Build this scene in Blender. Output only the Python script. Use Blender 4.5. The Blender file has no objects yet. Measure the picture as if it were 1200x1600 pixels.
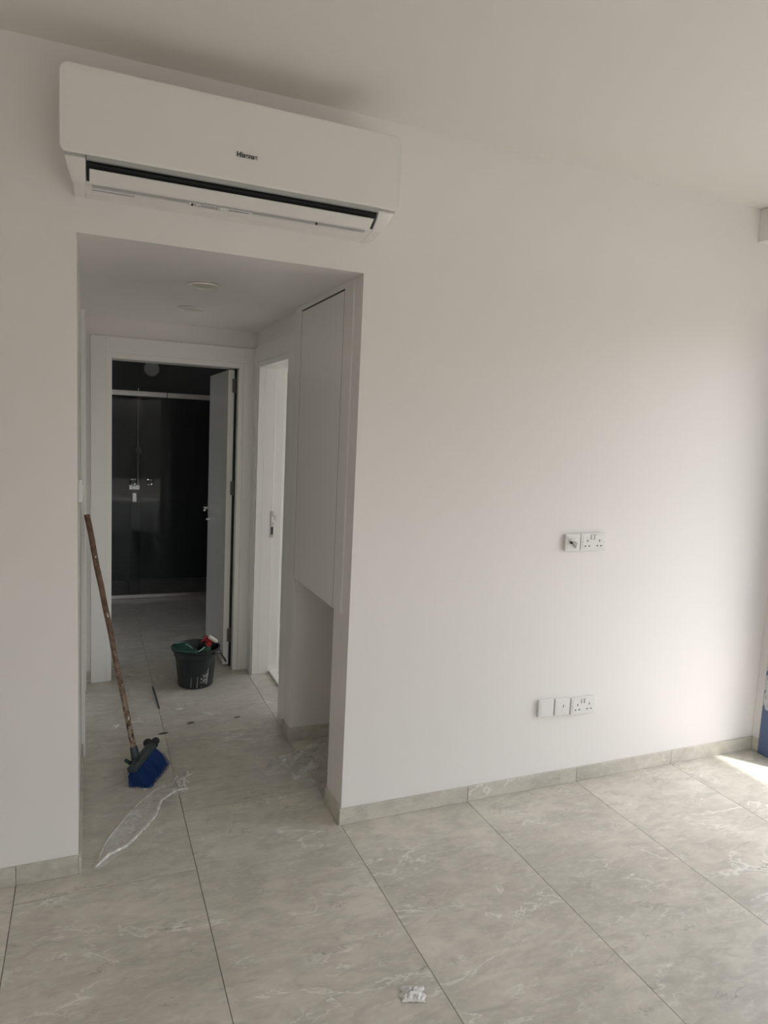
import bpy, bmesh, math, random
from mathutils import Vector, Matrix, noise
random.seed(7)
S = bpy.context.scene
COL = S.collection

# ------------------------------------------------------------------ camera
F, YAW, PITCH, ROLL = 1086.37, 0.40300, -0.11443, 0.04765
cd = bpy.data.cameras.new('camera'); cam = bpy.data.objects.new('camera', cd); COL.objects.link(cam)
fw = Vector((math.sin(YAW)*math.cos(PITCH), math.cos(YAW)*math.cos(PITCH), math.sin(PITCH)))
rt = Vector((math.cos(YAW), -math.sin(YAW), 0)); up = rt.cross(fw)
r2 = rt*math.cos(ROLL)+up*math.sin(ROLL); u2 = -rt*math.sin(ROLL)+up*math.cos(ROLL)
M = Matrix((r2, u2, -fw)).transposed().to_4x4(); M.translation = (-0.96142, -2.56018, 1.63182)
cam.matrix_world = M
cd.sensor_fit = 'VERTICAL'; cd.sensor_height = 36; cd.lens = F/1600*36; cd.clip_start = .02
S.camera = cam

# ------------------------------------------------------------------ light
w = bpy.data.worlds.new('sky'); S.world = w; w.use_nodes = True
bg = w.node_tree.nodes['Background']; bg.inputs[1].default_value = .25
sk = w.node_tree.nodes.new('ShaderNodeTexSky'); sk.sky_type = 'NISHITA'; sk.sun_disc = False
sk.sun_elevation = math.radians(71); sk.sun_rotation = math.radians(142); sk.dust_density = 4; sk.air_density = 1.0
hs = w.node_tree.nodes.new('ShaderNodeHueSaturation'); hs.inputs['Saturation'].default_value = .35
w.node_tree.links.new(sk.outputs[0], hs.inputs['Color']); w.node_tree.links.new(hs.outputs[0], bg.inputs[0])
sl = bpy.data.lights.new('sun', 'SUN'); sl.energy = 2.2; sl.angle = .03; sl.color = (1, .975, .92)
so = bpy.data.objects.new('sun', sl); COL.objects.link(so)
so.rotation_euler = Vector((-.21, .27, -1)).to_track_quat('-Z', 'Y').to_euler()
def portal(name, loc, rot, sx, sy):
    l = bpy.data.lights.new(name, 'AREA'); l.shape = 'RECTANGLE'; l.size = sx; l.size_y = sy; l.cycles.is_portal = True
    o = bpy.data.objects.new(name, l); COL.objects.link(o); o.location = loc; o.rotation_euler = rot
PI = math.pi
portal('balcony_daylight', (2.61, -1.16, 1.15), (0, PI/2, 0), 2.3, 1.68)
portal('rear_door_daylight', (.475, -4.82, 1.03), (PI/2, 0, 0), 2.85, 2.04)
portal('bedroom_daylight', (3.21, 1.15, 1.3), (0, PI/2, 0), 2.4, 1.7)
S.view_settings.view_transform = 'Standard'; S.view_settings.look = 'None'
S.view_settings.gamma = 1; S.view_settings.use_curve_mapping = False
S.view_settings.exposure = 1.52
cy = S.cycles
cy.use_denoising = True; cy.max_bounces = 10; cy.diffuse_bounces = 8; cy.glossy_bounces = 4; cy.transparent_max_bounces = 12
cy.sample_clamp_indirect = 6; cy.caustics_reflective = False; cy.caustics_refractive = False

# ------------------------------------------------------------------ materials
def mat(name, col, rough=.5, metal=0, bump=0, bscale=40, spec=.5, var=0, vscale=6):
    m = bpy.data.materials.new(name); m.use_nodes = True; nt = m.node_tree; b = nt.nodes['Principled BSDF']
    b.inputs['Base Color'].default_value = (*col, 1); b.inputs['Roughness'].default_value = rough
    b.inputs['Metallic'].default_value = metal; b.inputs['Specular IOR Level'].default_value = spec
    tc = nt.nodes.new('ShaderNodeTexCoord')
    if var:
        n = nt.nodes.new('ShaderNodeTexNoise'); n.inputs['Scale'].default_value = vscale; n.inputs['Detail'].default_value = 4
        nt.links.new(tc.outputs['Object'], n.inputs['Vector'])
        mx = nt.nodes.new('ShaderNodeMix'); mx.data_type = 'RGBA'
        mx.inputs[6].default_value = (*[c*(1-var) for c in col], 1); mx.inputs[7].default_value = (*[min(1, c*(1+var)) for c in col], 1)
        nt.links.new(n.outputs[0], mx.inputs[0]); nt.links.new(mx.outputs[2], b.inputs['Base Color'])
    if bump:
        n = nt.nodes.new('ShaderNodeTexNoise'); n.inputs['Scale'].default_value = bscale; n.inputs['Detail'].default_value = 3
        nt.links.new(tc.outputs['Object'], n.inputs['Vector'])
        bp = nt.nodes.new('ShaderNodeBump'); bp.inputs['Strength'].default_value = bump; bp.inputs['Distance'].default_value = .01
        nt.links.new(n.outputs[0], bp.inputs['Height']); nt.links.new(bp.outputs[0], b.inputs['Normal'])
    return m
def stone(name, lite=1.0):
    m = bpy.data.materials.new(name); m.use_nodes = True; nt = m.node_tree; N = nt.nodes; L = nt.links
    b = N['Principled BSDF']; b.inputs['Roughness'].default_value = .34
    tc = N.new('ShaderNodeNewGeometry'); oi = N.new('ShaderNodeObjectInfo')
    ml = N.new('ShaderNodeVectorMath'); ml.operation = 'SCALE'; ml.inputs[0].default_value = (37, 21, 13); L.new(oi.outputs['Random'], ml.inputs['Scale'])
    ad = N.new('ShaderNodeVectorMath'); ad.operation = 'ADD'; L.new(tc.outputs['Position'], ad.inputs[0]); L.new(ml.outputs[0], ad.inputs[1])
    P = ad.outputs[0]
    def nz(scale, det=4, dist=0, vec=P, rough=.55):
        n = N.new('ShaderNodeTexNoise'); n.inputs['Scale'].default_value = scale; n.inputs['Detail'].default_value = det
        n.inputs['Distortion'].default_value = dist; n.inputs['Roughness'].default_value = rough; L.new(vec, n.inputs['Vector']); return n.outputs[0]
    def mr(v, a, c, lo=0, hi=1):
        r = N.new('ShaderNodeMapRange'); r.inputs[1].default_value = a; r.inputs[2].default_value = c; r.inputs[3].default_value = lo; r.inputs[4].default_value = hi
        L.new(v, r.inputs[0]); return r.outputs[0]
    def mth(op, a, c=None):
        q = N.new('ShaderNodeMath'); q.operation = op
        for i, v in enumerate((a, c)):
            if v is None: continue
            if isinstance(v, (int, float)): q.inputs[i].default_value = v
            else: L.new(v, q.inputs[i])
        return q.outputs[0]
    def mix(f, a, c):
        q = N.new('ShaderNodeMix'); q.data_type = 'RGBA'; L.new(f, q.inputs[0])
        for i, v in ((6, a), (7, c)):
            if isinstance(v, tuple): q.inputs[i].default_value = (*v, 1)
            else: L.new(v, q.inputs[i])
        return q.outputs[2]
    # stretched coordinates: the veining runs diagonally across the slab
    mp = N.new('ShaderNodeMapping'); mp.inputs['Rotation'].default_value = (0, 0, .75); mp.inputs['Scale'].default_value = (1.0, 2.3, 1.6); L.new(P, mp.inputs['Vector'])
    V = mp.outputs[0]
    g = lite*2.0
    c = mix(mr(nz(2.2, 6, .6), .3, .7), (.245*g, .235*g, .203*g), (.345*g, .332*g, .292*g))
    c = mix(mr(nz(9, 6, .8, V), .42, .72, 0, .55), c, (.190*g, .181*g, .160*g))
    c = mix(mr(nz(28, 5, .5, V), .5, .75, 0, .35), c, (.39*g, .38*g, .35*g))
    # fine pale veins = thin ridges of a distorted noise, broken up by a mask
    def vein(scale, width, seed, lo, hi, dist):
        o = N.new('ShaderNodeVectorMath'); o.operation = 'ADD'; o.inputs[1].default_value = (seed, seed*1.7, seed*.3); L.new(V, o.inputs[0])
        r = mth('ABSOLUTE', mth('SUBTRACT', nz(scale, 5, dist, o.outputs[0], .6), .5))
        line = mr(r, 0, width, 1, 0)
        return mth('MULTIPLY', line, mr(nz(scale*1.3, 2, 0, o.outputs[0]), lo, hi))
    v1 = vein(1.9, .012, 3.1, .47, .62, .45); v2 = vein(4.6, .020, 8.4, .52, .68, .35)
    vv = mth('MINIMUM', mth('ADD', v1, mth('MULTIPLY', v2, .75)), 1.0)
    c = mix(mth('MULTIPLY', vv, .55), c, (.47*g, .465*g, .44*g))
    d = vein(3.4, .010, 15.2, .56, .66, .5)
    c = mix(mth('MULTIPLY', d, .45), c, (.10, .09, .08))
    L.new(c, b.inputs['Base Color'])
    L.new(mr(nz(7, 4), .3, .7, .28, .46), b.inputs['Roughness'])
    return m
def film(name, alpha, col=(.8, .8, .78), rough=.25, scale=22, lo=None):
    m = bpy.data.materials.new(name); m.use_nodes = True; nt = m.node_tree; b = nt.nodes['Principled BSDF']
    b.inputs['Base Color'].default_value = (*col, 1); b.inputs['Roughness'].default_value = rough
    tc = nt.nodes.new('ShaderNodeTexCoord'); n = nt.nodes.new('ShaderNodeTexNoise'); n.inputs['Scale'].default_value = scale
    n.inputs['Detail'].default_value = 5; n.inputs['Distortion'].default_value = 1.5
    nt.links.new(tc.outputs['Object'], n.inputs['Vector'])
    r = nt.nodes.new('ShaderNodeMapRange'); r.inputs[1].default_value = .42; r.inputs[2].default_value = .68
    r.inputs[3].default_value = alpha if lo is None else lo; r.inputs[4].default_value = min(1, alpha*2.2) if lo is None else alpha
    nt.links.new(n.outputs[0], r.inputs[0]); nt.links.new(r.outputs[0], b.inputs['Alpha'])
    return m
WALL = mat('satin_wall_paint', (.80, .78, .765), .42, bump=.05, bscale=3, var=.012, vscale=3)
CEIL = mat('ceiling_paint', (.77, .75, .715), .7)
WOOD = mat('white_lacquer', (.82, .815, .79), .28)
CAB = mat('cabinet_lacquer', (.80, .79, .77), .34)
PLAS = mat('white_plastic', (.76, .76, .745), .3)
ACP = mat('appliance_plastic', (.785, .775, .76), .27)
GREY = mat('grey_plastic', (.42, .43, .42), .4)
BLACK = mat('black_plastic', (.012, .014, .016), .45)
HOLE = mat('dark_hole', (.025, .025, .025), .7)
INK = mat('dark_ink', (.05, .05, .05), .6)
STEEL = mat('brushed_steel', (.55, .54, .52), .32, 1)
HINGE = mat('hinge_metal', (.16, .15, .14), .4, 1)
CHROME = mat('chrome', (.85, .85, .85), .12, 1)
GROUT = mat('grout', (.26, .25, .22), .9)
TILE = stone('grey_marble_tile'); SKIRT = stone('grey_marble_skirting', .95)
DARKT = mat('shaded_wall_tile', (.085, .09, .09), .3, var=.15, vscale=4)  # the unlit bathroom's darkness is put into the tile colour
DARKC = mat('shaded_ceiling', (.12, .12, .12), .8)  # dark base colour stands in for the missing light up here
GLASS = bpy.data.materials.new('tinted_glass'); GLASS.use_nodes = True
_n = GLASS.node_tree; _b = _n.nodes['Principled BSDF']
_b.inputs['Base Color'].default_value = (.02, .025, .025, 1); _b.inputs['Roughness'].default_value = .03; _b.inputs['Alpha'].default_value = .22
BLUE = mat('blue_protective_film', (.085, .125, .235), .4, bump=.3, bscale=30)
PEEL = mat('grey_peeling_film', (.50, .51, .53), .45, bump=.6, bscale=60, var=.35, vscale=60)
BRIS = mat('blue_bristle', (.010, .045, .19), .55)
TEAL = mat('dark_teal_plastic', (.035, .055, .06), .45)
BUCK = mat('black_bucket_plastic', (.012, .016, .019), .4)
DRIP = mat('dried_paint', (.42, .42, .42), .8)
CLOTH = mat('dark_green_plastic', (.016, .06, .048), .5)
HEM = mat('pale_teal_edge', (.22, .40, .35), .5)
BOTT = mat('green_bottle', (.045, .13, .09), .3)
RED = mat('red_plastic', (.36, .015, .02), .4)
CREAM = mat('pale_plastic', (.62, .62, .55), .4)
CONC = mat('balcony_stone', (.45, .43, .40), .8, var=.1)
PAPER = mat('crumpled_white_plastic', (.74, .73, .72), .3, bump=.4, bscale=90)
SHEET = film('clear_plastic_sheet', .20, col=(.95, .95, .97)); FOLD = film('clear_plastic_fold', .30, col=(.85, .84, .80)); CRUMP = film('crumpled_clear_plastic', .60, col=(.70, .71, .70), lo=.14, scale=10)
DUST = mat('dull_scrap', (.12, .11, .09), .8); DUST2 = mat('dark_scrap', (.03, .03, .028), .7)
# broom stick: varnished wood, flaked and splashed with paint
def stickmat():
    m = mat('worn_broom_wood', (.16, .085, .05), .5); nt = m.node_tree; N = nt.nodes; L = nt.links; b = N['Principled BSDF']
    tc = N.new('ShaderNodeTexCoord'); sx = N.new('ShaderNodeSeparateXYZ'); L.new(tc.outputs['Object'], sx.inputs[0])
    def nz(s, d): 
        n = N.new('ShaderNodeTexNoise'); n.inputs['Scale'].default_value = s; n.inputs['Detail'].default_value = d; L.new(tc.outputs['Object'], n.inputs['Vector']); return n.outputs[0]
    def mr(v, a, c, lo=0, hi=1):
        r = N.new('ShaderNodeMapRange'); r.inputs[1].default_value = a; r.inputs[2].default_value = c; r.inputs[3].default_value = lo; r.inputs[4].default_value = hi; L.new(v, r.inputs[0]); return r.outputs[0]
    def mix(f, a, c):
        q = N.new('ShaderNodeMix'); q.data_type = 'RGBA'; L.new(f, q.inputs[0])
        for i, v in ((6, a), (7, c)):
            if isinstance(v, tuple): q.inputs[i].default_value = (*v, 1)
            else: L.new(v, q.inputs[i])
        return q.outputs[2]
    c = mix(mr(nz(30, 3), .35, .65), (.12, .065, .04), (.22, .13, .08))
    low = mr(sx.outputs[2], .75, .25)       # the lower half is worn and stained
    mm = N.new('ShaderNodeMath'); mm.operation = 'MULTIPLY'; L.new(low, mm.inputs[0]); L.new(mr(nz(45, 4), .47, .53), mm.inputs[1])
    c = mix(mm.outputs[0], c, (.34, .26, .19))
    m2 = N.new('ShaderNodeMath'); m2.operation = 'MULTIPLY'; L.new(mr(sx.outputs[2], .5, .2), m2.inputs[0]); L.new(mr(nz(38, 4), .56, .6), m2.inputs[1])
    c = mix(m2.outputs[0], c, (.035, .02, .015))
    c = mix(mr(nz(55, 2), .69, .71), c, (.7, .67, .6))
    L.new(c, b.inputs['Base Color']); return m
STICK = stickmat()

# ------------------------------------------------------------------ helpers
def base(o):
    v = Vector()
    while o: v += o.location; o = o.parent
    return v
def tag(o, label=None, cat=None, group=None, kind=None):
    for k, v in (('label', label), ('category', cat), ('group', group), ('kind', kind)):
        if v: o[k] = v
    return o
def obj(name, bm, m, parent=None, smooth=False, bevel=0, seg=2, loc=None):
    """bm is in world coordinates; loc is the origin the object gets."""
    if loc is None: loc = base(parent) if parent else Vector()
    loc = Vector(loc)
    if loc.length: bmesh.ops.translate(bm, verts=bm.verts, vec=-loc)
    bmesh.ops.recalc_face_normals(bm, faces=bm.faces)
    me = bpy.data.meshes.new(name); bm.to_mesh(me); bm.free(); me.materials.append(m)
    if smooth:
        for p in me.polygons: p.use_smooth = True
        me.set_sharp_from_angle(angle=math.radians(38))
    o = bpy.data.objects.new(name, me); COL.objects.link(o)
    if parent: o.parent = parent; o.location = loc-base(parent)
    else: o.location = loc
    if bevel:
        b = o.modifiers.new('bevel', 'BEVEL'); b.width = bevel; b.segments = seg; b.limit_method = 'ANGLE'; b.angle_limit = math.radians(40)
    return o
def empty(name, loc, **k):
    o = bpy.data.objects.new(name, None); COL.objects.link(o); o.location = loc; o.empty_display_size = .1; return tag(o, **k)
def bx(bm, x0, x1, y0, y1, z0, z1, mtx=None):
    r = bmesh.ops.create_cube(bm, size=1, matrix=Matrix.Translation(((x0+x1)/2, (y0+y1)/2, (z0+z1)/2)) @ Matrix.Diagonal((abs(x1-x0), abs(y1-y0), abs(z1-z0), 1)))
    if mtx: bmesh.ops.transform(bm, matrix=mtx, verts=r['verts'])
    return bm
def B(*boxes):
    bm = bmesh.new()
    for b in boxes: bx(bm, *b)
    return bm
def cyl(bm, a, b, r0, r1=None, n=20, caps=True):
    a, b = Vector(a), Vector(b); r1 = r0 if r1 is None else r1; d = b-a
    q = d.to_track_quat('Z', 'Y').to_matrix().to_4x4()
    bmesh.ops.create_cone(bm, cap_ends=caps, segments=n, radius1=r0, radius2=r1, depth=d.length, matrix=Matrix.Translation((a+b)/2) @ q); return bm
def sph(bm, c, r, sc=(1, 1, 1), rot=None, n=16):
    m = Matrix.Translation(c) @ (rot or Matrix()) @ Matrix.Diagonal((r*sc[0], r*sc[1], r*sc[2], 1))
    bmesh.ops.create_uvsphere(bm, u_segments=n, v_segments=n//2+2, radius=1, matrix=m); return bm
def tube(bm, pts, r, n=8):
    pts = [Vector(p) for p in pts]; rings = []
    for i, p in enumerate(pts):
        t = (pts[min(i+1, len(pts)-1)]-pts[max(i-1, 0)]).normalized(); q = t.to_track_quat('Z', 'Y')
        rr = r[i] if isinstance(r, (list, tuple)) else r
        rings.append([bm.verts.new(p+q @ Vector((math.cos(2*PI*k/n)*rr, math.sin(2*PI*k/n)*rr, 0))) for k in range(n)])
    for a, b in zip(rings, rings[1:]):
        for k in range(n): bm.faces.new((a[k], a[(k+1) % n], b[(k+1) % n], b[k]))
    bm.faces.new(rings[0]); bm.faces.new(rings[-1][::-1]); return bm
def lathe(bm, prof, c, n=40, axis='Z'):
    c = Vector(c); rings = []
    for r, z in prof:
        ring = []
        for k in range(n):
            a = 2*PI*k/n; u, v = math.cos(a)*r, math.sin(a)*r
            ring.append(bm.verts.new(c+(Vector((u, v, z)) if axis == 'Z' else Vector((u, -z, v)) if axis == 'Y' else Vector((z, u, v)))))
        rings.append(ring)
    for a, b in zip(rings, rings[1:]):
        for k in range(n): bm.faces.new((a[k], a[(k+1) % n], b[(k+1) % n], b[k]))
    bm.faces.new(rings[0]); bm.faces.new(rings[-1][::-1]); return bm
def poly(bm, pts, x0, x1):
    """prism of a (y, z) outline between x0 and x1"""
    a = [bm.verts.new((x0, y, z)) for y, z in pts]; b = [bm.verts.new((x1, y, z)) for y, z in pts]; n = len(pts)
    bm.faces.new(a); bm.faces.new(b[::-1])
    for i in range(n): bm.faces.new((a[i], a[(i+1) % n], b[(i+1) % n], b[i]))
    return bm
def struct(name, bm, m, parent=None, **k):
    o = obj(name, bm, m, parent, **k)
    if not parent: o['kind'] = 'structure'
    return o

# ------------------------------------------------------------------ room shell
CZ, HZ, W0 = 2.7917, 2.2283, -1.0005
T = .2
struct('ceiling', B((-3.2, 2.6, -4.8, .1, CZ, CZ+.1)), CEIL)
struct('wall_far', B((-3.3, W0, 0, .12, 0, CZ), (0, 2.6, 0, .10, 0, CZ), (W0, 0, 0, .10, HZ, CZ)), WALL)
struct('wall_right', B((2.39, 2.6, -.32, 0, 0, CZ), (2.39, 2.6, -2.0, -.32, 2.3, CZ), (2.39, 2.6, -4.8, -2.0, 0, CZ)), WALL)
struct('trim_1', B((2.044, 2.39, -4.7, 0, 2.635, CZ)), WALL, bevel=.004)
struct('wall_left', B((-3.3, -3.2, -4.8, 0, 0, CZ)), WALL)
struct('wall_rear', B((-3.3, -.95, -4.8, -4.7, 0, CZ), (1.9, 2.6, -4.8, -4.7, 0, CZ), (-.95, 1.9, -4.8, -4.7, 2.05, CZ)), WALL)
# hallway
struct('wall_hallway_left', B((W0-.12, W0, .12, .97, 0, HZ), (W0-.12, W0, .97, 1.975, 2.10, HZ), (W0-.12, W0, 1.86, 1.975, 0, 2.10)), WALL)
struct('ceiling_hallway', B((W0, .45, .10, 1.975, HZ, HZ+.08)), WALL)
struct('wall_hallway_end', B((W0-.12, -.845, 1.975, 2.12, 0, 2.5), (-.07, .19, 1.975, 2.12, 0, 2.5), (-.845, -.07, 1.975, 2.12, 2.0, 2.5)), WALL)
struct('wall_hallway_right', B((0, .45, .82, .945, 0, .876), (.02, .45, .82, .945, .876, HZ), (.03, .19, .945, 1.117, 0, HZ), (.03, .19, 1.117, 1.869, 2.014, HZ), (.03, .19, 1.869, 1.975, 0, HZ),
    (.0, .45, .10, .19, 0, .876), (.45, .50, .10, .93, 0, HZ)), WALL)
# bathroom
struct('wall_bathroom_left', B((-1.6, -1.5, 2.12, 5.0, 0, 2.5)), DARKT)
struct('wall_bathroom_far', B((-1.5, .7, 4.9, 5.0, 0, 2.5)), DARKT)
struct('wall_bathroom_right', B((.7, .8, 2.12, 5.0, 0, 2.5)), DARKT)
struct('ceiling_bathroom', B((-1.6, .8, 2.12, 5.0, 2.5, 2.58)), DARKC)
# bedroom beyond the right-hand door
struct('wall_bedroom_right', B((3.0, 3.2, .1, .3, 0, 2.6), (3.0, 3.2, 2.0, 2.12, 0, 2.6), (3.0, 3.2, .3, 2.0, 0, .1), (3.0, 3.2, .3, 2.0, 2.5, 2.6)), WALL)
struct('ceiling_bedroom', B((.50, 3.2, .1, 2.12, 2.6, 2.7), (.19, .50, 1.06, 2.12, 2.6, 2.7)), WALL)
struct('wall_bedroom_far', B((.80, 3.0, 2.02, 2.12, 0, 2.6)), WALL)

# ------------------------------------------------------------------ floor: slab, and each tile a piece
fl = struct('floor', B((-3.3, 2.6, -4.8, 5.0, -.12, -.006), (2.6, 3.2, .1, 2.2, -.12, -.006)), GROUT)
joints = {-6: -.1, -5: -.4, -4: -.2, -3: -.7, -2: -.115, -1: -.915, 0: 0.0, 1: 0.0, 2: 0.0, 3: 0.0, 4: -.3, 5: 0.}
mesh_cache = {}
def tile(x0, x1, y0, y1, parent, g=.0012, name='tile', m=TILE):
    key = (round(x1-x0, 4), round(y1-y0, 4), m.name)
    if key not in mesh_cache:
        bm = B((g, x1-x0-g, g, y1-y0-g, -.006, 0)); me = bpy.data.meshes.new(name); bm.to_mesh(me); bm.free(); me.materials.append(m); mesh_cache[key] = me
    o = bpy.data.objects.new(name, mesh_cache[key]); COL.objects.link(o); o.parent = parent; o.location = (x0, y0, 0)
for k in range(-6, 5):
    x0, x1 = k*.6, min((k+1)*.6, 2.6)
    y = joints[k]
    while y > -4.8: y -= 1.2
    if k >= -1:
        for a, b in ((-4.8, -3.5), (-3.5, -2.3), (-2.3, -1.1), (-1.1, .3), (.3, 1.5), (1.5, 2.7), (2.7, 3.9), (3.9, 5.0)) if k == -1 else ((-4.8, -4.2), (-4.2, -2.8), (-2.8, -1.4), (-1.4, 0), (0, 1.2), (1.2, 2.4), (2.4, 3.6), (3.6, 4.8), (4.8, 5.0)):
            if not (x0 >= .55 and a > 2.1): tile(x0, x1, a, b, fl)
        continue
    while y < 5.0:
        a, b = max(y, -4.8), min(y+1.2, 5.0)
        if not (x0 < -1.6 and a > .2) and not (x0 >= .55 and a > 2.1) and b-a > .02: tile(x0, x1, a, b, fl)
        y += 1.2
for k in (0,): tile(2.6, 3.0, .1, 1.3, fl)

# ------------------------------------------------------------------ skirtings
def skirt(name, segs, axis, at, depth, z1=.0705, label=None):
    """segs: breakpoints along axis; one tile piece between each two"""
    r = empty(name, (0, 0, 0), kind='structure')
    for a, b in zip(segs, segs[1:]):
        g = .0008
        bb = (a+g, b-g, min(at, at+depth), max(at, at+depth), 0.0005, z1) if axis == 'x' else (min(at, at+depth), max(at, at+depth), a+g, b-g, 0.0005, z1)
        o = obj('skirting_tile', B(bb), SKIRT, r, bevel=.001, seg=1, loc=((bb[0]+bb[1])/2, (bb[2]+bb[3])/2, 0))
    return r
skirt('baseboard_far_right', [-.010, .6, 1.2, 1.8, 2.3895], 'x', 0, -.010)
skirt('baseboard_far_left', [-3.0, -2.4, -1.8, -1.2, W0], 'x', 0, -.010)
skirt('baseboard_opening_right', [.0, .185], 'y', 0, -.010)
skirt('baseboard_pier', [.815, .943], 'y', 0, -.010)
skirt('baseboard_niche', [-.010, .448], 'x', .82, -.010)
skirt('baseboard_niche_back', [.20, .808], 'y', .45, -.010)
skirt('baseboard_hallway_left', [-.010, .46, .93], 'y', W0, .010)
skirt('baseboard_hallway_end', [W0+.002, -.962], 'x', 1.975, -.010)
skirt('baseboard_right', [-4.7, -3.5, -2.0], 'y', 2.39, -.010)
skirt('baseboard_right_stub', [-.055, -.011], 'y', 2.39, -.010)

# ------------------------------------------------------------------ the bathroom doorway (frame, open leaf)
d1 = empty('door_1', (-.46, 1.975, 0), kind='structure', label='white door frame at the end of the hallway, its leaf open into the dark bathroom')
yb = 1.975
def casing(parent, boxes_outer, boxes_inner):
    obj('casing', B(*boxes_outer), WOOD, parent, bevel=.002)
    obj('casing_moulding', B(*boxes_inner), WOOD, parent, bevel=.002)
casing(d1, [(-.957, -.872, yb-.018, yb, 0, 2.119), (-.052, .016, yb-.018, yb, 0, 2.119), (-.872, -.052, yb-.018, yb, 2.025, 2.119)],
           [(-.872, -.839, yb-.011, yb+.03, 0, 2.025), (-.083, -.052, yb-.011, yb+.03, 0, 2.025), (-.839, -.083, yb-.011, yb+.03, 1.993, 2.025)])
obj('door_jamb', B((-.845, -.838, yb+.03, 2.145, 0, 1.992), (-.077, -.071, yb+.03, 2.145, 0, 1.992), (-.845, -.071, yb+.03, 2.145, 1.993, 2.0)), WOOD, d1)
leafx0, leafx1 = -.131, -.0925
lf = obj('door_leaf', B((leafx0, leafx1, 2.062, 2.82, .008, 1.985)), WOOD, d1, bevel=.002)
for z in (1.885, 1.215, .215):
    h = obj('hinge', B((-.106, -.086, 2.054, 2.0615, z-.045, z+.045)), HINGE, d1)
    b_ = cyl(bmesh.new(), (-.087, 2.052, z-.048), (-.087, 2.052, z+.048), .0065, n=12); obj('hinge_barrel', b_, HINGE, h, smooth=True)
obj('hinge_gap_shade', B((-.0915, -.0775, 2.056, 2.10, .0, 1.992)), HOLE, d1)  # black strip paints the shade in the gap beside the leaf
hd = bmesh.new(); cyl(hd, (leafx0, 2.765, 1.0), (leafx0-.012, 2.765, 1.0), .026); cyl(hd, (leafx0-.01, 2.765, 1.0), (leafx0-.055, 2.765, 1.0), .010)
tube(hd, [(leafx0-.05, 2.775, 1.0), (leafx0-.053, 2.71, 1.0), (leafx0-.05, 2.65, .997)], .010, 10)
obj('door_handle', hd, CHROME, lf, smooth=True)
hk = bmesh.new(); cyl(hk, (leafx0, 2.765, .915), (leafx0-.010, 2.765, .915), .024); cyl(hk, (leafx0-.01, 2.765, .915), (leafx0-.022, 2.765, .915), .009); obj('key_rosette', hk, CHROME, lf, smooth=True)

# ------------------------------------------------------------------ the right-hand doorway (jamb with strike plate, threshold)
d2 = empty('door_2', (.03, 1.48, 0), kind='structure', label='white door frame on the right side of the hallway, open to a bright room')
xr = .03
obj('casing', B((xr-.018, xr, .948, 1.118, 0, 2.125), (xr-.018, xr, 1.868, 1.955, 0, 2.125), (xr-.018, xr, 1.118, 1.868, 2.030, 2.125)), WOOD, d2, bevel=.002)
obj('casing_moulding', B((xr-.010, xr+.03, 1.118, 1.135, 0, 2.030), (xr-.010, xr+.03, 1.842, 1.868, 0, 2.030), (xr-.010, xr+.03, 1.135, 1.842, 1.998, 2.030)), WOOD, d2, bevel=.002)
obj('door_jamb', B((xr+.03, .132, 1.118, 1.134, 0, 2.0), (xr+.03, .132, 1.842, 1.856, 0, 2.0), (xr+.03, .132, 1.134, 1.842, 1.998, 2.012)), WOOD, d2, bevel=.002)
obj('door_stop', B((.134, .192, 1.850, 1.868, 0, 2.010), (.134, .192, 1.118, 1.126, 0, 2.010), (.134, .192, 1.126, 1.850, 2.006, 2.016)), WOOD, d2, bevel=.002)
bed_cas = obj('room_side_casing', B((.192, .206, 1.856, 1.94, .0, 2.10), (.192, .206, 1.04, 1.12, .0, 2.10), (.192, .206, 1.12, 1.856, 2.012, 2.10)), WOOD, d2, bevel=.002)
sp = bmesh.new(); bx(sp, .118, .140, 1.838, 1.842, .915, 1.088); bx(sp, .138, .154, 1.838, 1.842, 1.03, 1.062)
spo = obj('strike_plate', sp, STEEL, d2, bevel=.003)
obj('latch_hole', B((.1225, .1355, 1.8365, 1.8385, .935, .985)), HOLE, spo); obj('latch_tongue', B((.122, .137, 1.8362, 1.8385, 1.018, 1.050)), WOOD, spo)
obj('threshold', B((.135, .185, 1.13, 1.85, .0, .018)), WOOD, d2, bevel=.004)
lb = B((.0, .74, -.04, .0, .01, 1.995)); bmesh.ops.transform(lb, matrix=Matrix.Translation((.215, 1.155, 0)) @ Matrix.Rotation(math.radians(-24), 4, 'Z'), verts=lb.verts)
lf2 = obj('door_leaf', lb, WOOD, d2, bevel=.002)
obj('hinge', B((.196, .212, 1.130, 1.134, 1.75, 1.84)), STEEL, d2)
# wardrobe in the bright room
wd = empty('wardrobe', (.5, 1.98, 0), label='bright white panelled wardrobe seen through the gap of the right hallway door', cat='wardrobe')
obj('carcass', B((.208, .79, 1.985, 2.115, .06, 2.25)), WOOD, wd)
for i, (a, b) in enumerate(((.210, .231), (.241, .50), (.503, .79))): obj('door', B((a, b, 1.965, 1.984, .062, 2.24)), WOOD, wd, bevel=.002)
obj('door_gap_shade', B((.2315, .2405, 1.970, 1.984, .30, 1.99)), HOLE, wd)  # black strip stands in for the shade of a narrow gap
obj('plinth', B((.215, .785, 2.0, 2.11, .0, .06)), GREY, wd)

# door in the left wall of the hallway, seen edge-on
d3 = empty('door_3', (W0, 1.4, 0), kind='structure', label='white door and casing edge-on in the left wall of the hallway')
obj('casing', B((W0, W0+.018, .935, 1.02, 0, 2.115), (W0, W0+.018, 1.84, 1.925, 0, 2.115), (W0, W0+.018, 1.02, 1.84, 2.03, 2.115)), WOOD, d3, bevel=.002)
obj('door_leaf', B((W0-.06, W0-.02, .98, 1.85, .006, 2.09)), WOOD, d3)

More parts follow.
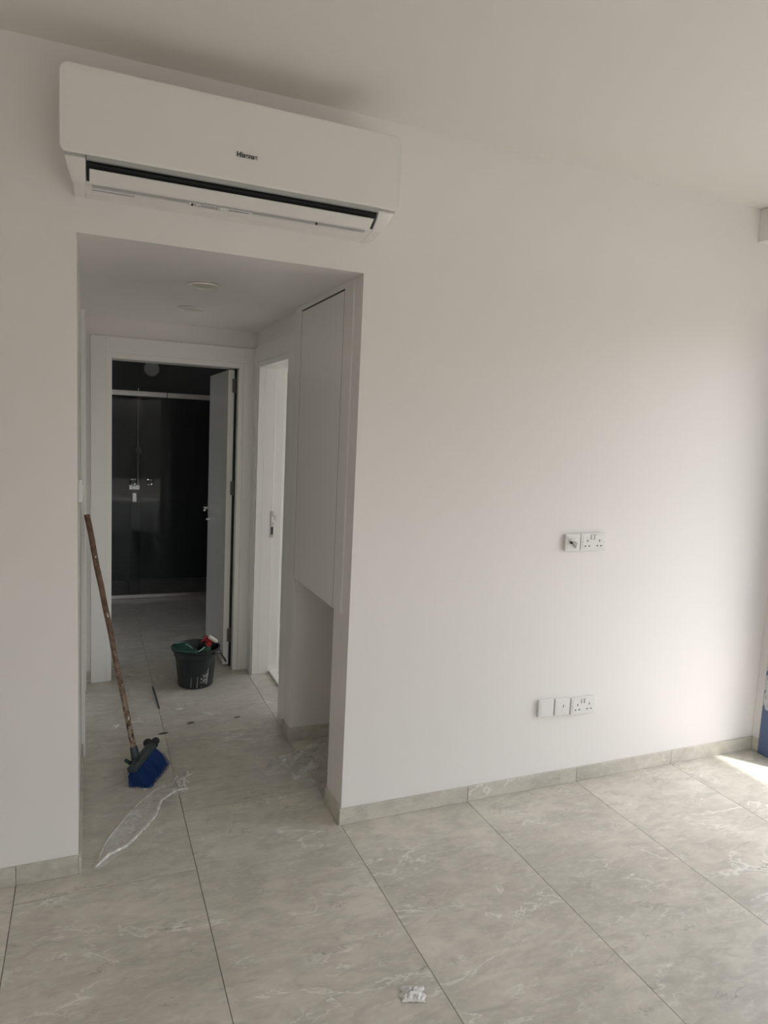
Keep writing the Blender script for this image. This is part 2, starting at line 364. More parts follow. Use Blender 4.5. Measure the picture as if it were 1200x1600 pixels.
# ------------------------------------------------------------------ cupboard in the right side of the opening
cb = empty('cupboard', (.2, .5, .876), label='flush white wall cupboard over the empty niche, right side of the opening', cat='cupboard')
obj('carcass', B((.021, .449, .101, .819, .876, 2.225)), CAB, cb)
obj('face_frame', B((-.005, .02, .092, .198, .876, HZ-.0005), (-.005, .019, .822, .944, .876, HZ-.0005), (-.005, .02, .198, .822, 2.203, HZ-.0005)), CAB, cb, bevel=.0015)
obj('door', B((-.0045, .0175, .202, .818, .874, 2.196)), CAB, cb, bevel=.001)
obj('gap_shade_strip', B((-.0042, .0195, .1983, .2017, .88, 2.203)), HOLE, cb); obj('gap_shade_strip', B((-.0042, .0195, .8183, .8217, .88, 2.203)), HOLE, cb); obj('gap_shade_strip', B((-.0042, .0195, .2018, .8182, 2.1963, 2.2028)), HOLE, cb)  # black strips fill the joints flush, painting in their shade

# ------------------------------------------------------------------ shower and fittings in the dark bathroom
sh = empty('shower_enclosure', (-.4, 4.1, 0), label='dark glass shower enclosure with pale metal rails at the back of the bathroom', cat='shower')
obj('top_rail', B((-1.5, -.315, 4.085, 4.125, 1.845, 1.892)), STEEL, sh, bevel=.003)
obj('top_rail', B((-.312, .69, 4.085, 4.125, 1.845, 1.892)), STEEL, sh, bevel=.003)
obj('bottom_rail', B((-1.5, .69, 4.085, 4.125, .001, .035)), STEEL, sh, bevel=.003)
g1 = obj('fixed_pane', B((-1.5, -.535, 4.112, 4.118, .035, 1.845)), GLASS, sh)
g2 = obj('sliding_pane', B((-.62, .30, 4.095, 4.101, .035, 1.845)), GLASS, sh)
obj('fixed_pane', B((.31, .69, 4.112, 4.118, .035, 1.845)), GLASS, sh)
for x in (-.60, -.458):
    rg = bmesh.new(); prev = [(x+.03*math.cos(a), 4.083, 1.08+.03*math.sin(a)) for a in [i*PI/12 for i in range(24)]]
    n = 24; vs = []
    for i in range(n):
        a = 2*PI*i/n; ring = []
        for j in range(8):
            t = 2*PI*j/8; rr = .026+.007*math.cos(t); ring.append(rg.verts.new((x+rr*math.cos(a), 4.080+.007*math.sin(t), 1.08+rr*math.sin(a))))
        vs.append(ring)
    for i in range(n):
        for j in range(8): rg.faces.new((vs[i][j], vs[(i+1) % n][j], vs[(i+1) % n][(j+1) % 8], vs[i][(j+1) % 8]))
    obj('ring_handle', rg, CHROME, g2, smooth=True)
sr = empty('shower_riser', (-.515, 4.6, .8), label='thin chrome shower riser with hand shower and mixer behind the dark glass', cat='shower fitting')
obj('riser_pipe', tube(bmesh.new(), [(-.515, 4.86, .95), (-.515, 4.86, 1.4), (-.515, 4.86, 1.95)], .009, 10), CHROME, sr, smooth=True)
hb = bmesh.new(); tube(hb, [(-.515, 4.86, 1.88), (-.515, 4.75, 1.89), (-.515, 4.68, 1.86)], .008, 8); cyl(hb, (-.515, 4.68, 1.83), (-.515, 4.68, 1.845), .10, .09, 28); obj('shower_head', hb, CHROME, sr, smooth=True)
hb = bmesh.new(); sph(hb, (-.515, 4.81, 1.33), .028, (1, .7, 1.2)); tube(hb, [(-.515, 4.82, 1.33), (-.515, 4.84, 1.2)], .010, 8); obj('hand_shower', hb, PLAS, sr, smooth=True)
mx = bmesh.new(); bx(mx, -.60, -.50, 4.80, 4.86, .94, .99); cyl(mx, (-.55, 4.80, .965), (-.55, 4.77, .965), .02); bx(mx, -.57, -.53, 4.77, 4.80, .82, .91)
obj('mixer_valve', mx, CHROME, sr, bevel=.004)
vt = empty('wall_vent', (-.39, 4.88, 2.15), label='dim round white disc high on the dark bathroom wall above the shower', cat='vent')  # round exhaust vent on the back wall, not a light source
obj('disc', lathe(bmesh.new(), [(.075, 0), (.075, .02), (.065, .03)], (-.39, 4.90, 2.15), axis='Y'), PLAS, vt, smooth=True)
wn = empty('reflection_panel', (-.07, 4.9, .8), label='faint rectangular reflection modelled as a thin-rimmed dark plate on the bathroom back wall', cat='panel')  # a reflection in the glass, built as a plate and rim
obj('rim', B((-.21, .05, 4.888, 4.899, 1.58, 1.595), (-.21, .05, 4.888, 4.899, .80, .815), (-.21, -.195, 4.888, 4.899, .815, 1.58), (.035, .05, 4.888, 4.899, .815, 1.58)), DARKT, wn, bevel=.002)
obj('panel', B((-.195, .035, 4.893, 4.899, .815, 1.58)), DARKC, wn)

# ------------------------------------------------------------------ downlights in the hallway ceiling
for x, y, lb in ((-.500, .622, 'round recessed white downlight nearer the opening in the hallway ceiling'), (-.466, 1.300, 'round recessed white downlight deeper in the hallway ceiling')):
    t = empty('downlight', (x, y, HZ), label=lb, cat='light', group=None)
    r = bmesh.new(); lathe(r, [(.066, 0), (.072, -.003), (.070, -.009), (.056, -.006), (.054, -.001)], (x, y, HZ), 40); obj('trim_ring', r, CAB, t, smooth=True)
    obj('diffuser', lathe(bmesh.new(), [(.0535, -.001), (.0535, -.004), (.03, -.0055)], (x, y, HZ), 36), CREAM, t, smooth=True)

# ------------------------------------------------------------------ air conditioner
ac = empty('air_conditioner', (-.5, 0, 2.34), label='white wall-mounted split air conditioner above the hallway opening', cat='air conditioner')
AX0, AX1 = -1.043, .045
bm = bmesh.new()
def body_prof(full):
    return [(0, 2.338), (-.06, 2.338), (-.125, 2.346), (-.135, 2.351)] + ([(-.135, 2.415), (-.165, 2.44)] if full else [(-.170, 2.372), (-.192, 2.398)]) + [(-.192, 2.645), (-.16, 2.656), (0, 2.656)]
poly(bm, body_prof(True), -.972, -.026)
ob = obj('body', bm, ACP, ac)
for s, xs in ((-1, (-.972, AX0+.006, AX0+.020)), (1, (-.026, AX1-.006, AX1-.020))):
    # end cheek: three stations tapering towards the wall and downwards
    bm = bmesh.new(); rings = []
    xa, xb, xc = xs
    for i, (x, sc) in enumerate(((xa, 1), (xa+(xb-xa)*.55, 1), (xb, .93))):
        ring = []
        for (y, z) in body_prof(False):
            xx = x
            if i == 2:
                low = max(0, (2.43-z)/.09); back = (1+y/.192)
                xx = x - s*(.040*min(1, low)*(.45+.55*back) + .006*back)
                y2, z2 = y*.965, 2.5+(z-2.5)*.985
            else: y2, z2 = y, z
            ring.append(bm.verts.new((xx, y2, z2)))
        rings.append(ring)
    n = len(rings[0])
    for a, b in zip(rings, rings[1:]):
        for k in range(n): bm.faces.new((a[k], a[(k+1) % n], b[(k+1) % n], b[k]))
    bm.faces.new(rings[0]); bm.faces.new(rings[-1])
    obj('end_cheek', bm, ACP, ac, smooth=True, bevel=.004)
# front panel: a slightly bowed plate with rounded corners
bm = bmesh.new()
def rr_outline(x0, x1, z0, z1, rt, rb, n=8):
    pts = []
    for cx, cz, r, a0 in ((x1-rt, z1-rt, rt, 0), (x0+rt, z1-rt, rt, 90), (x0+rb, z0+rb, rb, 180), (x1-rb, z0+rb, rb, 270)):
        for i in range(n+1):
            a = math.radians(a0+90*i/n); pts.append((cx+r*math.cos(a), cz+r*math.sin(a)))
    return pts
ol = rr_outline(AX0, AX1, 2.405, 2.655, .030, .020)
fr = [bm.verts.new((x, -.207-.006*(1-((z-2.52)/.14)**2), z)) for x, z in ol]; bk = [bm.verts.new((x, -.190, z)) for x, z in ol]
cen = [bm.verts.new((AX0+.12+i*(AX1-AX0-.24)/4, -.2135, 2.53)) for i in range(5)]
n = len(ol)
bm.faces.new(bk)
for i in range(n): bm.faces.new((fr[i], fr[(i+1) % n], bk[(i+1) % n], bk[i]))
bm.faces.new(fr[::-1])
for v in cen: bm.verts.remove(v)
pn = obj('front_panel', bm, ACP, ac, bevel=.004, seg=3)
# the outlet: dark throat, louver, grey lip
obj('outlet_throat', poly(bmesh.new(), [(-.136, 2.352), (-.1365, 2.412), (-.166, 2.4385), (-.1905, 2.43), (-.1905, 2.405), (-.168, 2.395)], -.970, -.028), BLACK, ac)
obj('outlet_lip', poly(bmesh.new(), [(-.208, 2.4045), (-.190, 2.4045), (-.186, 2.396), (-.199, 2.396)], -.970, -.028), GREY, ac)
lv = obj('louver', poly(bmesh.new(), [(-.176, 2.378), (-.179, 2.374), (-.136, 2.3475), (-.130, 2.352)], -.962, -.038), ACP, ac, bevel=.001)
obj('louver_gap', poly(bmesh.new(), [(-.128, 2.3455), (-.126, 2.3445), (-.110, 2.3425), (-.110, 2.346)], -.955, -.05), GREY, ac)
for a, b in ((AX0+.012, -.972), (-.026, AX1-.014)): obj('panel_seam', B((a, b, -.2035, -.190, 2.4015, 2.4045)), GREY, ac)
obj('catch', B((-.235, -.229, -.128, -.124, 2.338, 2.3465)), HOLE, ac)
obj('underside_line', B((-.955, -.83, -.094, -.092, 2.339, 2.3418)), GREY, ac)
# lettering on the panel and small print on the underside sticker
def text(body, size, name, parent, M4, m, sx=1.0, bold=0):
    c = bpy.data.curves.new(name, 'FONT'); c.body = body; c.size = size; c.extrude = .0004; c.offset = bold; c.align_x = 'CENTER'; c.align_y = 'CENTER'
    tmp = bpy.data.objects.new('tmp', c); COL.objects.link(tmp)
    me = bpy.data.meshes.new_from_object(tmp.evaluated_get(bpy.context.evaluated_depsgraph_get())); bpy.data.objects.remove(tmp)
    me.transform(M4 @ Matrix.Diagonal((sx, 1, 1, 1))); me.transform(Matrix.Translation(-base(parent))); me.materials.clear(); me.materials.append(m)
    o = bpy.data.objects.new(name, me); COL.objects.link(o); o.parent = parent; return o
RX = Matrix.Rotation(PI/2, 4, 'X')
text('Hisense', .0215, 'lettering', pn, Matrix.Translation((-.496, -.2135, 2.489)) @ RX, INK, 1.0, .0006)
st = obj('sticker', poly(bmesh.new(), [(-.1235, 2.3452), (-.1235, 2.3442), (-.090, 2.3394), (-.090, 2.3404)], -.662, -.455), PLAS, ac)
und = Matrix.Translation((0, -.107, 2.3408)) @ Matrix.Rotation(PI+math.radians(-8.3), 4, 'X')
bm = bmesh.new(); random.seed(3)
for row, (x0, x1) in enumerate(((-.625, -.565), (-.632, -.570), (-.635, -.562))):
    x = x0
    while x < x1:
        ww = random.uniform(.002, .006); bx(bm, x, x+ww, -.118+row*.007, -.1155+row*.007, 2.3432-row*.001, 2.3436-row*.001); x += ww+.0015
bx(bm, -.655, -.648, -.119, -.100, 2.341, 2.3416); bx(bm, -.645, -.641, -.115, -.106, 2.341, 2.3418)
x = -.532
while x < -.468: ww = random.uniform(.003, .007); bx(bm, x, x+ww, -.115, -.110, 2.3421, 2.3428); x += ww+.0012
for v in bm.verts: v.co.z = 2.3440-(v.co.y+.1235)*.1433 + (0 if v.co.z > 2.3432 else -.0006) + .0001
obj('small_print', bm, INK, st)['kind'] = 'stuff'

# ------------------------------------------------------------------ wall plates
def slot(bm, x, z, w_, h_): bx(bm, x-w_/2, x+w_/2, -.0205, -.0192, z-h_/2, z+h_/2)
def plate(x0, x1, z0, z1, name, label, cat, group, skew=0):
    t = empty(name, ((x0+x1)/2, 0, z0), label=label, cat=cat, group=group)
    obj('back_box', B((x0+.003, x1-.003, -.008, 0, z0+.003, z1-.003)), PLAS, t)
    fp = obj('faceplate', B((x0, x1, -.0185, -.008, z0, z1)), PLAS, t, bevel=.0025)
    obj('raised_centre', B((x0+.010, x1-.008, -.0197, -.018, z0+.009, z1-.009)), PLAS, fp, bevel=.001)
    return t, fp
def double_socket(x0, x1, z0, z1, label, group, tilt):
    t, fp = plate(x0, x1, z0, z1, 'double_socket', label, 'socket', group)
    xc, zc, h = (x0+x1)/2, (z0+z1)/2, z1-z0
    for s in (-1, 1):
        o = bmesh.new(); cx = xc+s*.034
        slot(o, cx, zc+.006, .004, .010); slot(o, cx-.011, zc-.018, .0075, .005); slot(o, cx+.011, zc-.018, .0075, .005)
        obj('socket_outlet', o, HOLE, fp)
        r = B((xc+s*.0085-.006, xc+s*.0085+.006, -.0235, -.0195, zc+.013, zc+.033)); obj('rocker_switch', r, PLAS, fp, bevel=.0015)
        obj('rocker_shade_rim', B((xc+s*.0085-.0075, xc+s*.0085+.0075, -.0202, -.0196, zc+.0115, zc+.0345)), GREY, fp)  # grey rectangle paints the shade around each rocker
    for sx in (x0+.007, x1-.007):
        obj('screw', cyl(bmesh.new(), (sx, -.018, zc), (sx, -.0192, zc), .0022, n=10), GREY, fp)
double_socket(1.108, 1.249, 1.134, 1.214, 'white double power socket of the upper pair on the main wall', 'double power sockets', 0)
double_socket(1.128, 1.270, .345, .428, 'white double power socket at the right end of the low row', 'double power sockets', 0)
t, fp = plate(1.023, 1.104, 1.134, 1.212, 'flex_outlet', 'white plate with a hooded cord outlet, left of the upper double socket', 'outlet', None)
hd = bmesh.new(); poly(hd, [(-.0195, 1.180), (-.034, 1.182), (-.036, 1.189), (-.0195, 1.190)], 1.040, 1.079); obj('hood', hd, PLAS, fp, bevel=.001)
hd = bmesh.new(); v = [hd.verts.new(p) for p in ((1.045, -.0196, 1.180), (1.079, -.0196, 1.176), (1.077, -.0196, 1.148), (1.050, -.030, 1.178), (1.078, -.032, 1.172), (1.077, -.028, 1.150))]
for f in ((0, 1, 2), (3, 5, 4), (0, 3, 4, 1), (1, 4, 5, 2), (2, 5, 3, 0)): hd.faces.new([v[i] for i in f])
obj('cord_grip', hd, GREY, fp); obj('cord_hole', B((1.044, 1.053, -.033, -.0195, 1.169, 1.179)), HOLE, fp, bevel=.002)
plate(.945, 1.028, .355, .438, 'blank_plate', 'white blank cover plate at the left end of the low row', 'wall plate', None)
t, fp = plate(1.036, 1.120, .351, .434, 'telephone_outlet', 'white single outlet with one small slot, middle of the low row', 'outlet', None)
obj('slot', B((1.0805, 1.083, -.0210, -.0195, .390, .404)), HOLE, fp); obj('pin_mark', B((1.0725, 1.075, -.0206, -.0195, .375, .378)), GREY, fp)
ls = empty('light_switch', (W0, .33, 1.30), label='white light switch edge-on just inside the left side of the hallway', cat='switch')
lp = obj('faceplate', B((W0, W0+.012, .28, .368, 1.315, 1.40)), PLAS, ls, bevel=.0025); obj('rocker', B((W0+.011, W0+.016, .30, .345, 1.335, 1.38)), PLAS, lp, bevel=.001)

# ------------------------------------------------------------------ balcony door leaf in its protective film (right edge)
bd = empty('sliding_door', (2.42, -.2, 0), label='balcony door frame in blue protective film with peeling grey film, right edge', cat='door')
obj('frame', B((2.372, 2.389, -.318, -.056, .001, 2.28)), BLUE, bd, bevel=.003)
bm = bmesh.new(); random.seed(5)
ny, nz_ = 26, 34; grid = []
for i in range(ny+1):
    col = []
    for j in range(nz_+1):
        y = -.062-.25*i/ny; edge = .26+.10*noise.noise(Vector((i*.55, 0, 3)))+.05*noise.noise(Vector((i*1.7, 4, 0)))
        z = edge+(.68-edge)*j/nz_
        x = 2.368-.010*abs(noise.noise(Vector((y*25, z*25, 1))))-(.012 if j < 4 else 0)*abs(noise.noise(Vector((i*.9, j, 9))))
        col.append(bm.verts.new((x, y, z)))
    grid.append(col)
for i in range(ny):
    for j in range(nz_):
        if noise.noise(Vector((i*.32+7, j*.25, 2))) < .34: bm.faces.new((grid[i][j], grid[i+1][j], grid[i+1][j+1], grid[i][j+1]))
obj('peeling_film', bm, PEEL, bd)

# ------------------------------------------------------------------ broom
BT, BBo = Vector((-.975, .86, 1.195)), Vector((-.768, .685, .085))
br = empty('broom', (-.75, .68, 0), label='broom with a worn brown stick leaning on the left hallway wall', cat='broom')
d = (BBo-BT)
pts = [BT+d*(i/24)+Vector((noise.noise(Vector((i*.3, 0, 0)))*.003, 0, 0)) for i in range(25)]
obj('handle', tube(bmesh.new(), pts, [.0125]*24+[.0115], 14), STICK, br, smooth=True)
A_, B_ = Vector((-.690, .775, .090)), Vector((-.790, .580, .072))       # ends of the head
ax = (B_-A_).normalized(); dn = d.normalized(); side = ax.cross(dn).normalized(); dn2 = side.cross(ax).normalized()
if dn2.z > 0: dn2 = -dn2
bm = bmesh.new()
Rm = Matrix((ax, side, -dn2)).transposed().to_4x4(); Rm.translation = (A_+B_)/2
bx(bm, -(A_-B_).length/2, (A_-B_).length/2, -.022, .022, -.012, .016, Rm); hdb = obj('head_block', bm, TEAL, br, bevel=.008, seg=3)
bm = bmesh.new(); cyl(bm, BBo-dn*.05, BBo+dn*.03, .0165, .022, 16); obj('socket', bm, TEAL, br, smooth=True)
bm = bmesh.new(); tube(bm, [BBo+Vector((0, 0, -.02)), BBo+Vector((-.025, -.03, -.012)), BBo+Vector((-.045, -.04, .01))], [.010, .009, .008], 8); obj('hook', bm, TEAL, br, smooth=True)
bm = bmesh.new(); sph(bm, A_+Vector((-.016, .020, .006)), .022, (1, 1, .9)); sph(bm, A_+Vector((.020, .022, .010)), .019, (1, 1, .9)); sph(bm, A_+Vector((.0, .008, .000)), .026, (1.2, 1, .9)); obj('end_bumper', bm, BLACK, br, smooth=True)
bm = bmesh.new(); random.seed(11)
L_ = (A_-B_).length
for i in range(2600):
    u = random.uniform(-.5, .5); v = random.uniform(-1, 1)
    root = (A_+B_)/2+ax*(u*L_*.95)+side*(v*.018)+dn2*.012
    tip = root+dn2*(.080+random.uniform(-.01, .012))+side*(v*.030)+ax*(u*.02)+Vector((.012+random.uniform(-.012, .012), -.025, 0))
    tip.z = max(.002, min(tip.z, .03*random.random()+.003))
    mid = (root+tip)/2+Vector((random.uniform(-.006, .006), random.uniform(-.006, .006), .012))
    wv = ax*.0013 if i % 2 else side*.0013
    q = [bm.verts.new(p) for p in (root-wv, root+wv, mid+wv, mid-wv)]; bm.faces.new(q)
    e = bm.verts.new(tip-wv*.6); e2 = bm.verts.new(tip+wv*.6); bm.faces.new((q[3], q[2], e2, e))
bo = obj('bristles', bm, BRIS, br); bo['kind'] = 'stuff'

# ------------------------------------------------------------------ bucket with spray bottle and green dustpan-like plastic
BC = Vector((-.350, 1.775, 0))
bk = empty('bucket', BC, label='black plastic bucket splashed with dried paint on the hallway floor', cat='bucket')
prof = [(.095, .0), (.104, .004), (.110, .06), (.124, .19), (.132, .195), (.134, .225), (.148, .232), (.150, .244), (.140, .246), (.137, .236), (.121, .19), (.106, .02), (.05, .012)]
obj('pail', lathe(bmesh.new(), prof, BC, 48), BUCK, bk, smooth=True)
bm = bmesh.new()
for a in range(0, 360, 30):
    ca, sa = math.cos(math.radians(a+8)), math.sin(math.radians(a+8))
    tube(bm, [BC+Vector((ca*.1045, sa*.1045, .008)), BC+Vector((ca*.1125, sa*.1125, .09)), BC+Vector((ca*.118, sa*.118, .14))], .0028, 6)
obj('ribs', bm, BUCK, bk, smooth=True)
bm = bmesh.new(); random.seed(21)
def onpail(a, z, off=.0006):
    r = .104+(.124-.104)*(z/.19)+off+.0015; return BC+Vector((math.cos(a)*r, math.sin(a)*r, z))
for a0, z0, z1, ww in ((-1.05, .03, .13, .010), (-1.62, .01, .085, .008), (-1.95, .015, .08, .007), (-1.12, .05, .10, .006)):
    q = [bm.verts.new(onpail(a0-ww*3, z0)), bm.verts.new(onpail(a0+ww*2, z0)), bm.verts.new(onpail(a0+ww*3+.03, z1)), bm.verts.new(onpail(a0+.03, z1))]; bm.faces.new(q)
for i in range(60):
    a0 = random.gauss(-1.2, .14); z = random.gauss(.065, .022); s_ = random.uniform(.001, .0045); k = []
    if z < .012: continue
    for j in range(5): k.append(bm.verts.new(onpail(a0+math.cos(j*1.257)*s_*9*random.uniform(.5, 1.2), z+math.sin(j*1.257)*s_*random.uniform(.6, 1.6))))
    bm.faces.new(k)
obj('paint_splashes', bm, DRIP, bk)
bm = bmesh.new(); hp = []
for i in range(17):
    a = PI*i/16; hp.append(BC+Vector((.150*math.cos(a)+.03*math.sin(a), -.015*math.sin(a)*0, .228))+Vector((math.sin(a)*.02, -math.cos(a)*0, 0)))
# bail handle: hangs down outside the right-hand rim
hp = [BC+Vector((.140*math.cos(t), .140*math.sin(t), .222)) if abs(t) > .99 else None for t in []]
P0, P1 = BC+Vector((.098, -.108, .228)), BC+Vector((.10, .108, .228))
hp = [P0, P0+Vector((.035, -.01, -.005)), P0+Vector((.075, .04, -.075)), P0+Vector((.095, .11, -.10)), P1+Vector((.075, -.03, -.075)), P1+Vector((.035, .01, -.005)), P1]
obj('bail_handle', tube(bmesh.new(), hp, .003, 8), BLACK, bk, smooth=True)
for P_ in (P0, P1): obj('handle_lug', sph(bmesh.new(), P_, .016, (1, 1, .9)), BUCK, bk, smooth=True)
# curved dark green plastic laid over the left side of the rim
dp = empty('green_plastic_sheet', BC+Vector((-.06, -.05, .2)), label='dark green plastic piece with a pale edge lying in the bucket', cat='plastic')
bm = bmesh.new(); ni, nj = 14, 8; g = []; edge = []
for i in range(ni+1):
    u = i/ni; a = math.radians(190+75*u)
    row = []
    for j in range(nj+1):
        v = j/nj
        ro = .158-.115*v; z = .2395+.016*math.sin(min(v, .5)*PI)+(.010*(1-u*5) if u < .2 else 0)
        row.append(bm.verts.new(BC+Vector((math.cos(a)*ro, math.sin(a)*ro*1.0, z-.045*max(0, v-.3)*u+.012))))
    g.append(row)
for i in range(ni):
    for j in range(nj): bm.faces.new((g[i][j], g[i+1][j], g[i+1][j+1], g[i][j+1]))
o = obj('sheet', bm, CLOTH, dp, smooth=True); o.modifiers.new('solid', 'SOLIDIFY').thickness = .003
e = [BC+Vector((-.125, .035, .262)), BC+Vector((-.085, .0, .272)), BC+Vector((-.045, -.045, .262)), BC+Vector((-.015, -.095, .243)), BC+Vector((0.0, -.128, .250)), BC+Vector((.02, -.105, .252)), BC+Vector((.045, -.05, .250))]
obj('pale_edge', tube(bmesh.new(), e, .004, 8), HEM, dp, smooth=True)
# spray bottle leaning in the bucket
sb = empty('spray_bottle', BC+Vector((.03, 0, .03)), label='green spray bottle with a red and white trigger standing in the bucket', cat='bottle')
q = Matrix.Translation(BC+Vector((.022, -.02, .03))) @ Matrix.Rotation(math.radians(13), 4, 'Y') @ Matrix.Rotation(math.radians(4), 4, 'X')
hq = q @ Matrix.Translation((0, 0, .255)) @ Matrix.Rotation(math.radians(22), 4, 'Y') @ Matrix.Translation((0, 0, -.255))
def inh(bm): bmesh.ops.transform(bm, matrix=hq, verts=bm.verts); return bm
def inb(bm): bmesh.ops.transform(bm, matrix=q, verts=bm.verts); return bm
obj('bottle_body', inb(lathe(bmesh.new(), [(.03, 0), (.037, .005), (.038, .13), (.034, .17), (.018, .212), (.014, .225), (.014, .235)], (0, 0, 0), 28)), BOTT, sb, smooth=True)
bm = bmesh.new(); cyl(bm, (0, 0, .228), (0, 0, .252), .020, .018, 20); bx(bm, -.035, .012, -.012, .012, .250, .276); tube(bm, [(-.022, 0, .26), (-.040, 0, .245), (-.046, 0, .225)], [.008, .007, .005], 8)
tr = obj('trigger_head', inh(bm), RED, sb, bevel=.002)
bm = bmesh.new(); bx(bm, -.030, .040, -.016, .016, .268, .290); obj('head_cover', inh(bm), CREAM, sb, bevel=.008, seg=3)
bm = bmesh.new(); cyl(bm, (-.036, 0, .266), (-.050, 0, .266), .010, .008, 14); obj('nozzle', inh(bm), RED, sb, smooth=True)

# ------------------------------------------------------------------ plastic on the floor, litter
def sheet(path, name, mtl, label, cat, seed, amp, zbase=.002):
    """strip of film: path of (left xy, right xy) pairs"""
    bm = bmesh.new(); n_, m_ = 40, 12; rows = []
    for i in range(n_+1):
        t = i/n_*(len(path)-1); k = min(int(t), len(path)-2); f = t-k
        a = Vector(path[k][0]).lerp(Vector(path[k+1][0]), f); b = Vector(path[k][1]).lerp(Vector(path[k+1][1]), f)
        row = []
        for j in range(m_+1):
            p = a.lerp(b, j/m_); h = abs(noise.noise(Vector((p.x*16+seed, p.y*16, 0))))*amp+abs(noise.noise(Vector((p.x*50, p.y*50, seed))))*amp*.4
            row.append(bm.verts.new((p.x, p.y, zbase+h)))
        rows.append(row)
    for i in range(n_):
        for j in range(m_): bm.faces.new((rows[i][j], rows[i+1][j], rows[i+1][j+1], rows[i][j+1]))
    o = obj(name, bm, mtl, None, smooth=True, loc=(*path[0][0], 0)); return tag(o, label, cat)
s1 = sheet([((-.953, .005), (-.925, -.002)), ((-.905, .17), (-.835, .09)), ((-.80, .38), (-.73, .25)), ((-.70, .50), (-.655, .40)), ((-.625, .56), (-.555, .45)), ((-.60, .60), (-.545, .53))],
    'plastic_sheet', SHEET, 'long clear plastic strip lying at the mouth of the hallway', 'plastic', 1, .016)
bm = bmesh.new()
tube(bm, [(-.945, .004, .006), (-.90, .055, .014), (-.83, .10, .012), (-.76, .19, .018), (-.715, .27, .014), (-.68, .38, .020), (-.62, .45, .014), (-.565, .47, .010)], [.004, .008, .006, .007, .005, .006, .008, .006], 6)
tube(bm, [(-.945, .01, .004), (-.90, .17, .008), (-.82, .32, .010), (-.76, .42, .008), (-.69, .51, .006)], .003, 6)
obj('folded_edge', bm, FOLD, s1, smooth=True)
bm = bmesh.new(); random.seed(2)
for i in range(9):
    c = Vector((-.585+random.uniform(-.04, .03), .515+random.uniform(-.05, .06), .008)); tube(bm, [c, c+Vector((random.uniform(-.04, .04), random.uniform(-.05, .05), .014)), c+Vector((random.uniform(-.05, .05), random.uniform(-.06, .06), .003))], [.003, .006, .003], 5)
obj('crumpled_end', bm, FOLD, s1, smooth=True)
def crumple(cx, cy, rx, ry, h, seed, name, mtl, label, cat, n_=36, rot=0, loc=None):
    bm = bmesh.new(); g = []
    for i in range(n_+1):
        row = []
        for j in range(n_+1):
            u, v = i/n_*2-1, j/n_*2-1; x, y = u*rx*(1+.25*noise.noise(Vector((v*2, seed, 1)))), v*ry*(1+.3*noise.noise(Vector((u*2, seed, 5))))
            e = max(0, 1-max(abs(u), abs(v))**2.2)
            z = .002+h*e*(.35+.9*abs(noise.noise(Vector((u*2.3+seed, v*2.3, 0))))+.5*abs(noise.noise(Vector((u*6, v*6, seed)))))
            c, s = math.cos(rot), math.sin(rot)
            row.append(bm.verts.new((cx+c*x-s*y, cy+s*x+c*y, z)))
        g.append(row)
    for i in range(n_):
        for j in range(n_): bm.faces.new((g[i][j], g[i+1][j], g[i+1][j+1], g[i][j+1]))
    return tag(obj(name, bm, mtl, None, smooth=True, loc=(cx, cy, 0)), label, cat)
cr = crumple(.13, .545, .245, .16, .10, 4, 'plastic_sheet', CRUMP, 'crumpled clear plastic sheet spilling out of the niche under the cupboard', 'plastic', rot=.35)
bm = bmesh.new(); random.seed(8)
for i in range(9):
    a = random.uniform(0, 6.28); c = Vector((.08+random.uniform(-.20, .18), .60+random.uniform(-.10, .10), 0)); L0 = random.uniform(.04, .10)
    p1 = c+Vector((math.cos(a)*L0, math.sin(a)*L0, 0)); zz = random.uniform(.02, .08)
    tube(bm, [(c.x, c.y, zz*.6), ((c.x+p1.x)/2+random.uniform(-.02, .02), (c.y+p1.y)/2, zz), (p1.x, p1.y, zz*.4)], [.001, .0025, .001], 4)
obj('creases', bm, FOLD, cr, smooth=True)['kind'] = 'stuff'
wr = crumple(-.092, -.905, .036, .030, .016, 9, 'plastic_wrapper', PAPER, 'small crumpled white plastic wrapper on the tiles in the foreground', 'wrapper', 22, rot=-.35)
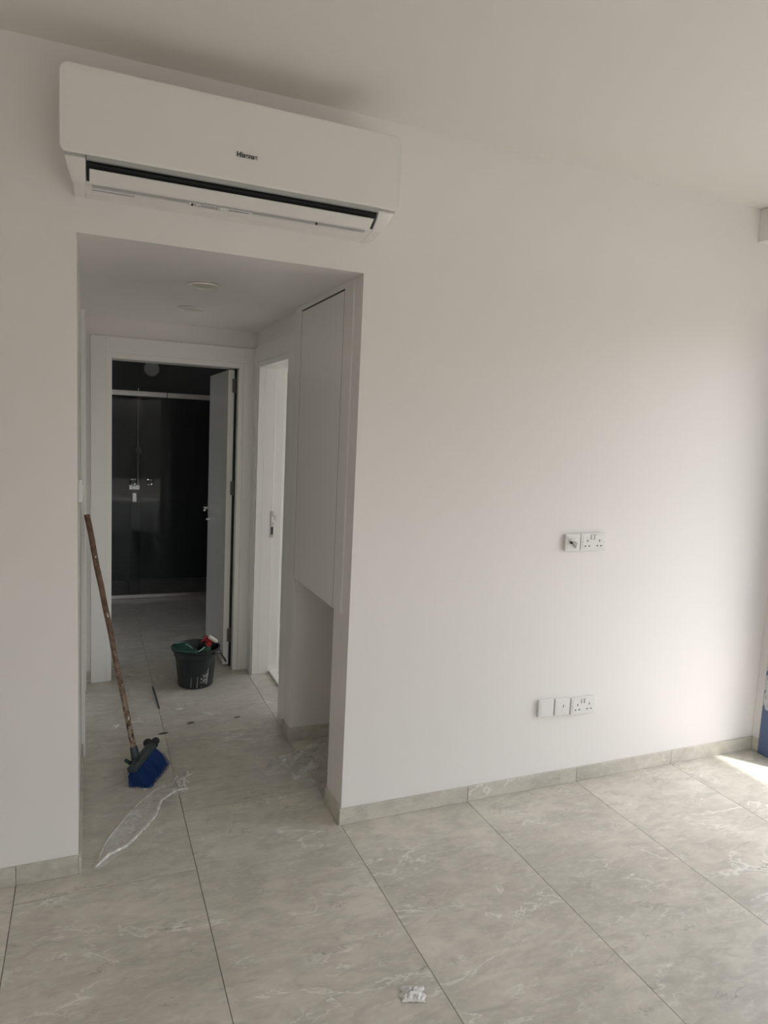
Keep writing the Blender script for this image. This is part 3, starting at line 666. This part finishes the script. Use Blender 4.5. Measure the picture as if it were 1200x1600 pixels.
def chip(x, y, l, wd_, a, m, name, label, cat, group=None, h=.004):
    bm = bmesh.new(); n_ = 8; ring = []; random.seed(int((x+5)*1000))
    top = []
    for i in range(n_):
        t = 2*PI*i/n_; r = random.uniform(.75, 1.1); px, py = math.cos(t)*l/2*r, math.sin(t)*wd_/2*r
        c, s = math.cos(a), math.sin(a); ring.append(bm.verts.new((x+c*px-s*py, y+s*px+c*py, .0005))); top.append(bm.verts.new((x+.8*(c*px-s*py), y+.8*(s*px+c*py), h)))
    bm.faces.new(ring); bm.faces.new(top[::-1])
    for i in range(n_): bm.faces.new((ring[i], ring[(i+1) % n_], top[(i+1) % n_], top[i]))
    return tag(obj(name, bm, m, None, loc=(x, y, 0)), label, cat, group)
chip(-.606, 1.092, .055, .016, .05, DUST2, 'dark_scrap', 'small black scrap on the tile joint behind the broom head', 'scrap')
chip(-.34, 1.277, .07, .022, -.8, PAPER, 'white_scrap', 'white sliver on the floor in front of the bucket, nearest the cupboard', 'scrap')
chip(-.492, 1.395, .05, .02, .1, PAPER, 'white_scrap', 'white sliver on the floor in front of the bucket, farther left one', 'scrap')
chip(-.454, 1.184, .045, .022, .3, DUST, 'leaf_scrap', 'small dark curled scrap on the floor between broom and niche', 'scrap')
chip(-.20, 1.19, .04, .010, .2, DUST, 'dark_scrap', 'thin dark scrap on the hallway floor nearest the niche', 'scrap')
chip(-.835, 1.26, .05, .035, .9, PAPER, 'paint_fleck', 'white paint fleck on the floor left of the broom stick', 'paint fleck')
chip(-.735, .535, .022, .018, .6, PAPER, 'paint_fleck', 'white crumb at the foot of the blue bristles', 'paint fleck')
rd = tag(obj('thin_rod', tube(bmesh.new(), [(-.606, 1.77, .005), (-.60, 1.60, .005), (-.598, 1.43, .005)], .0045, 8), TEAL, None, smooth=True, loc=(-.6, 1.6, 0)), 'thin dark rod lying on the hallway floor left of the bucket', 'rod')

# ------------------------------------------------------------------ outside
struct('floor_balcony', B((2.6, 4.3, -4.0, .1, -.10, -.02)), CONC)
struct('wall_sky_blocker', B((4.2, 4.35, -4.0, .1, -.02, 1.2)), CONC)  # unseen parapet, added to cut low sky light through the balcony door
struct('ground', B((-40, 60, -60, 40, -4.2, -4.0)), mat('ground_earth', (.2, .19, .17), .9))
